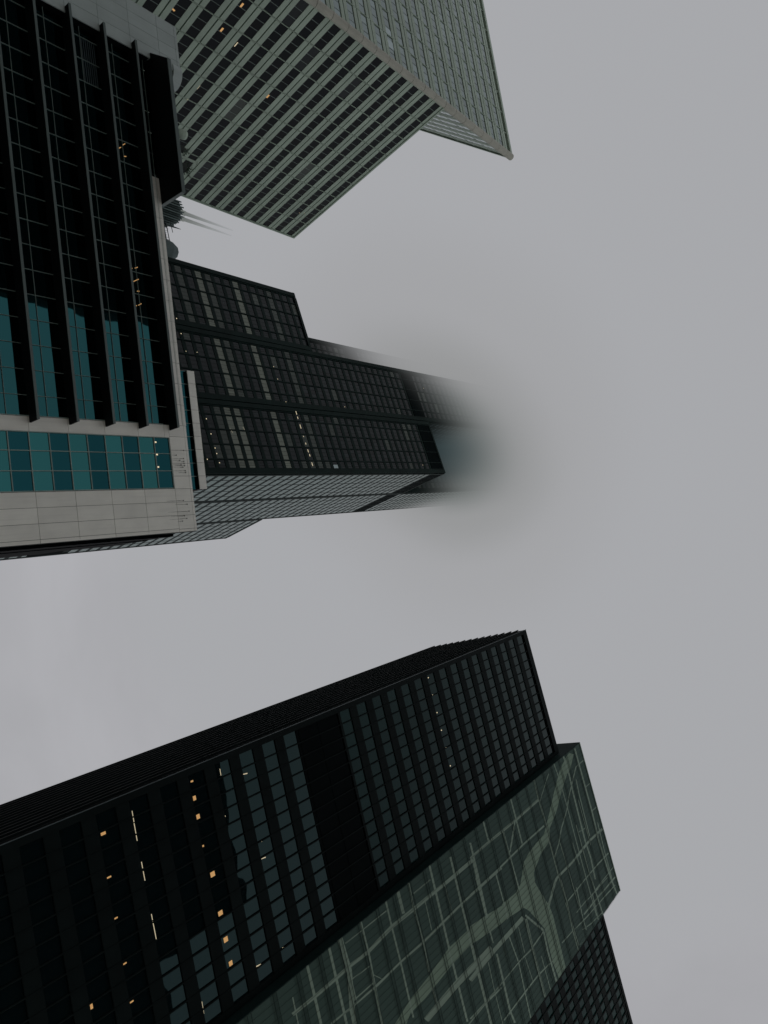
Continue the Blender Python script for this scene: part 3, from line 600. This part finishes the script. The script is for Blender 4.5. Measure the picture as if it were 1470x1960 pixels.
# printed streets and river, each strip on the lowest free layer
layers = []
mu = MB()
def bbox(p): xs = [q[0] for q in p]; ys = [q[1] for q in p]; return min(xs), min(ys), max(xs), max(ys)
def put(parts, mi):
    allp = [q for p in parts for q in p]; bb = bbox(allp); lv = 0
    while True:
        if lv >= len(layers): layers.append([])
        if all(bb[0] > o[2] or bb[2] < o[0] or bb[1] > o[3] or bb[3] < o[1] for o in layers[lv]): break
        lv += 1
    layers[lv].append(bb)
    for p in parts: mu.poly([fd.P(a, b, 0.0 + .0012 * lv) for a, b in p], mi)
for rp in RIVER: put([rp], 1)
for st in STREETS:
    pts = [(st[i], st[i + 1]) for i in range(0, len(st), 2)]
    put([[pts[i], pts[i + 2], pts[i + 3], pts[i + 1]] for i in range(0, len(pts) - 2, 2)], 0)
o = mu.build('map_mural', [M['street'], M['river']], D)
Ew = thing('gridded_office_wing', (S * 80 + N * 80) * k + Vector((0, 0, -1.85)), 'dark gridded office wing with slate windows standing behind the mural building', 'building')
fe = Facade(N * 63.2, S, -N, k)
mb = MB(); fe.box(mb, 58.9, 112, zb, HD - .1, -25, -.2); mb.build('structure_core', M['core_black'], Ew)
we = Windows([HID_C]); fr = MB(); bw = 1.43; h = HD - 1.9
hs = []
while h > 30: hs.append(h); h -= fl
for h in hs:
    for i in range(36):
        a = 59.2 + bw * i + .12; b = a + bw - .24; we.add([fe.pane(a, b, h - .85, h + .8, -.08, .002)], M['glass_e'])
    fe.box(fr, 59.0, 111.8, h + .8, h + fl - .85, -.3, .0)
for i in range(37): fe.box(fr, 59.2 + bw * i - .11, 59.2 + bw * i + .11, 20, HD - .3, -.3, .08)
fr.build('steel_grid', M['frame_c'], Ew); we.emit(Ew)
mb = MB(); fe.box(mb, 58.9, 112, HD - .5, HD, -.4, .1); mb.build('roof_edge', M['frame_c'], Ew)

# ================================================================== far tower in the haze
def dirv(az, el, dist): return Vector((math.sin(R(az)) * dist, math.cos(R(az)) * dist, math.tan(R(el)) * dist))
T = thing('crowned_tower', dirv(-29, 0, 330) + Vector((0, 0, -1.85)), 'far grey tower with a ragged finned crown and twin masts fading into mist', 'tower')
far = paint('hazy_stone', (0.075, 0.10, 0.10), .8, .2, .2, .3); fard = paint('hazy_dark', (0.045, 0.06, 0.06), .8, .2, .2, .3); farl = paint('hazy_pale', (0.10, 0.135, 0.13), .8, .2, .1, .3)  # distance haze mixed into these colours
farm = paint('mist_pale', (0.50, 0.54, 0.50), .8, .2, .05, .3)  # mast colour kept near the sky's, so the mist fade is painted in
def slab(mb, a0, a1, e0, e1, dist, th):
    p = [dirv(a0, 0, dist), dirv(a1, 0, dist), dirv(a1, 0, dist + th), dirv(a0, 0, dist + th)]
    z0 = math.tan(R(e0)) * dist if e0 else -1.85; z1 = math.tan(R(e1)) * dist
    mb.prism([q + Vector((0, 0, z0)) for q in p], [q + Vector((0, 0, z1)) for q in p])
mb = MB(); slab(mb, -30.3, -27.6, 0, 33.55, 330, 30); slab(mb, -28.3, -27.4, 0, 33.2, 326, 30); mb.build('body', far, T)
mb = MB()
tops = [34.15, 34.25, 34.4, 34.35, 34.5, 34.42, 34.52, 34.45, 34.36, 34.3, 34.1, 34.0]
for i, e in enumerate(tops):
    a = -30.1 + i * .19; slab(mb, a, a + .11, 0, e, 328 - (i % 3) * 1.5, 8)
mb.build('crown_fins', farl, T)
mb = MB()
for i, e in enumerate(tops): slab(mb, -30.1 + i * .19 + .11, -30.1 + i * .19 + .19, 0, e - .12, 329, 8)
mb.build('crown_recesses', fard, T)
for az_ in (-29.25, -28.75):
    mb = MB(); b0 = dirv(az_, 0, 334)
    mb.tube(b0 + Vector((0, 0, 215)), b0 + Vector((0, 0, 230)), 1.3, 1.3, 12); mb.tube(b0 + Vector((0, 0, 230)), b0 + Vector((0, 0, 262)), 1.0, .3, 12); mb.build('mast', farm, T)
L2 = thing('roof_mast', dirv(-27.2, 0, 322) + Vector((0, 0, -1.85)), 'slanting lattice roof mast with a sharp cross arm beside the crowned far tower', 'antenna')
mb = MB(); slab(mb, -28.0, -26.1, 0, 33.35, 322, 12); mb.build('plant_room', fard, L2)
mb = MB(); a = dirv(-27.9, 33.2, 320); b_ = dirv(-26.5, 33.7, 320)
for i in range(9):
    f = i / 8; p = a.lerp(b_, f); mb.tube(p - Vector((0, 0, 3)), p + Vector((0, 0, 2.0 + 1.0 * math.sin(i))), .14, .06, 5)
mb.tube(a, b_, .55, .4, 6); mb.tube(a + Vector((0, 0, 2)), b_ + Vector((0, 0, 2)), .25, .2, 6); mb.build('lattice', fard, L2)
mb = MB(); c_ = dirv(-27.85, 33.4, 319); mb.tube(c_, c_ + Vector((0, 0, 9)), .7, .1, 6); mb.tube(c_ + Vector((-2, 0, 3)), c_ + Vector((3, 0, 4)), .25, .15, 6); mb.build('cross_arm', fard, L2)
O2 = thing('roof_tank', dirv(-25.9, 0, 316) + Vector((0, 0, -1.85)), 'grey faceted roof tank between the lattice mast and the black skyscraper', 'roof tank')
mb = MB(); c_ = dirv(-25.75, 0, 318)
ring = lambda r, z: [c_ + Vector((math.cos(2 * math.pi * i / 8 + .2) * r, math.sin(2 * math.pi * i / 8 + .2) * r, z)) for i in range(8)]
mb.prism(ring(5.2, -1.85), ring(5.2, 214)); mb.prism(ring(5.2, 214), ring(3.2, 218)); mb.build('tank', far, O2)

# ================================================================== buildings behind the viewer, seen only mirrored in the glass
rb = paint('dark_street_wall', (0.016, 0.018, 0.02), .7, .2)
k = 1.24
Rb = thing('mirrored_office_block', (S * 35 - N * 40) * k + Vector((0, 0, -1.85)), 'dark stepped office block across the street, seen mirrored in the lower slate windows', 'building')
fr_ = Facade(-N * 25, S, N, k)
mb = MB(); fr_.box(mb, 12, 59.9, zb, 105.3, -22, 0); fr_.box(mb, 59.9, 150, zb, 81, -22, -.3); mb.build('walls', rb, Rb)
k = 1.75; S2, N2 = frame(-3)
Rc = thing('mirrored_tower', (S2 * -70 - N2 * 32) * k + Vector((0, 0, -1.85)), 'dark plain tower across the street, seen mirrored between the black fins', 'building')
fr_ = Facade(-N2 * 20, S2, N2, k)
mb = MB(); fr_.box(mb, -110, -41.4, -1, 92, -3, 0); mb.build('walls', rb, Rc)

# ================================================================== low cloud
cl = MB(); cc = K0 - Sw * 34 + Nw * 34
x0, x1, y0, y1, z0, z1 = cc.x - 380, cc.x + 380, cc.y - 260, cc.y + 420, 205.0, 372.0
cl.hexa([(x0, y0, z0), (x1, y0, z0), (x1, y1, z0), (x0, y1, z0), (x0, y0, z1), (x1, y0, z1), (x1, y1, z1), (x0, y1, z1)])
m, n, l = new_mat('low_cloud'); n.remove(n['Principled BSDF']); out = n['Material Output']
geo = n.new('ShaderNodeNewGeometry'); sx = n.new('ShaderNodeSeparateXYZ'); l.new(geo.outputs['Position'], sx.inputs[0])
def mr(src, a, b, c=0., d=1., smooth=True):
    r = n.new('ShaderNodeMapRange'); r.interpolation_type = 'SMOOTHSTEP' if smooth else 'LINEAR'
    for key, v in (('From Min', a), ('From Max', b), ('To Min', c), ('To Max', d)): r.inputs[key].default_value = v
    l.new(src, r.inputs['Value']); return r.outputs['Result']
def mul(a, b):
    t = n.new('ShaderNodeMath'); t.operation = 'MULTIPLY'
    for i, v in enumerate((a, b)):
        if isinstance(v, float): t.inputs[i].default_value = v
        else: l.new(v, t.inputs[i])
    return t.outputs[0]
nz = n.new('ShaderNodeTexNoise'); nz.inputs['Scale'].default_value = .018; nz.inputs['Detail'].default_value = 3; l.new(geo.outputs['Position'], nz.inputs['Vector'])
ad = n.new('ShaderNodeMath'); ad.operation = 'MULTIPLY_ADD'; l.new(nz.outputs['Fac'], ad.inputs[0]); ad.inputs[1].default_value = 16.0; 
def vl_socket():
    a = n.new('ShaderNodeVectorMath'); a.operation = 'SUBTRACT'; l.new(geo.outputs['Position'], a.inputs[0]); a.inputs[1].default_value = (cc.x, cc.y, 0)
    b = n.new('ShaderNodeVectorMath'); b.operation = 'MULTIPLY'; l.new(a.outputs[0], b.inputs[0]); b.inputs[1].default_value = (1, 1, 0)
    c = n.new('ShaderNodeVectorMath'); c.operation = 'LENGTH'; l.new(b.outputs[0], c.inputs[0]); return c.outputs['Value']
dp = n.new('ShaderNodeVectorMath'); dp.operation = 'DOT_PRODUCT'; dp.inputs[1].default_value = tuple(Sw); l.new(geo.outputs['Position'], dp.inputs[0])
tl = mr(dp.outputs['Value'], s0 - 95, s0 + 15, 66.0, 0.0, False)
near = mr(vl_socket(), 75, 125, 1, 0); tm = n.new('ShaderNodeMix'); l.new(near, tm.inputs[0]); tm.inputs[2].default_value = 30.0; l.new(tl, tm.inputs[3])
a2 = n.new('ShaderNodeMath'); a2.operation = 'ADD'; l.new(sx.outputs['Z'], a2.inputs[0]); l.new(tm.outputs[0], a2.inputs[1]); l.new(a2.outputs[0], ad.inputs[2])
zr = mr(ad.outputs[0], 258, 322, 0, 1)
vs = n.new('ShaderNodeVectorMath'); vs.operation = 'SUBTRACT'; l.new(geo.outputs['Position'], vs.inputs[0]); vs.inputs[1].default_value = (cc.x, cc.y, 0)
vm = n.new('ShaderNodeVectorMath'); vm.operation = 'MULTIPLY'; l.new(vs.outputs[0], vm.inputs[0]); vm.inputs[1].default_value = (1, 1, 0)
vl = n.new('ShaderNodeVectorMath'); vl.operation = 'LENGTH'; l.new(vm.outputs[0], vl.inputs[0])
rr = mr(vl.outputs['Value'], 190, 255, 1, 0)
den = mul(mul(zr, rr), 0.085)
ab = n.new('ShaderNodeVolumeAbsorption'); ab.inputs['Color'].default_value = (0, 0, 0, 1); l.new(den, ab.inputs['Density'])
em = n.new('ShaderNodeEmission'); l.new(den, em.inputs['Strength'])  # cloud emits its own grey in place of scattered sky light
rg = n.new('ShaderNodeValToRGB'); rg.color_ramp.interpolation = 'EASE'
c3 = K0 - Sw * 19 + Nw * 16                                            # notch above the corner tube: shade painted as darker cloud glow round it
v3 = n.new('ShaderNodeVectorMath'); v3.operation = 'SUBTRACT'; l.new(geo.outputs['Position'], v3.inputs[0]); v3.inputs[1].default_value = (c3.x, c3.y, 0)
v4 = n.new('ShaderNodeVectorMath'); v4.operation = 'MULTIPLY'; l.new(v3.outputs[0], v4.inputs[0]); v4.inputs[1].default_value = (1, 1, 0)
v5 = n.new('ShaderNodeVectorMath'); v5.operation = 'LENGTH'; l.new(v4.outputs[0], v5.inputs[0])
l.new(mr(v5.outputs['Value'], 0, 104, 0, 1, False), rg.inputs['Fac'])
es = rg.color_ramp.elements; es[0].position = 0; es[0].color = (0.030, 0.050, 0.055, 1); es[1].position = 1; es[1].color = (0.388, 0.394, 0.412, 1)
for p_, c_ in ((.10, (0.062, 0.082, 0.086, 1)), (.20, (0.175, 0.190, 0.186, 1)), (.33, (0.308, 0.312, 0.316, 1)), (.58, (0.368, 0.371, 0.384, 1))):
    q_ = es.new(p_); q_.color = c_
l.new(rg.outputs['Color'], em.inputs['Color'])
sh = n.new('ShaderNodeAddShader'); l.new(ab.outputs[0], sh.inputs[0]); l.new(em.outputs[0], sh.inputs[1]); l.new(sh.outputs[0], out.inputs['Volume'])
try: m.cycles.volume_step_rate = 0.16
except Exception: pass
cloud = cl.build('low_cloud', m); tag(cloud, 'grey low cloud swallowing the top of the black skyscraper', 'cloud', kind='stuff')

# ================================================================== render settings
scene.view_settings.view_transform = 'Standard'; scene.view_settings.look = 'None'; scene.view_settings.exposure = 0; scene.view_settings.gamma = 1
scene.render.engine = 'CYCLES'
scene.cycles.max_bounces = 5; scene.cycles.diffuse_bounces = 2; scene.cycles.glossy_bounces = 3; scene.cycles.volume_bounces = 0
scene.cycles.use_denoising = True
try: scene.cycles.denoiser = 'OPENIMAGEDENOISE'
except Exception: pass
scene.cycles.volume_max_steps = 160; scene.cycles.volume_step_rate = 1.0
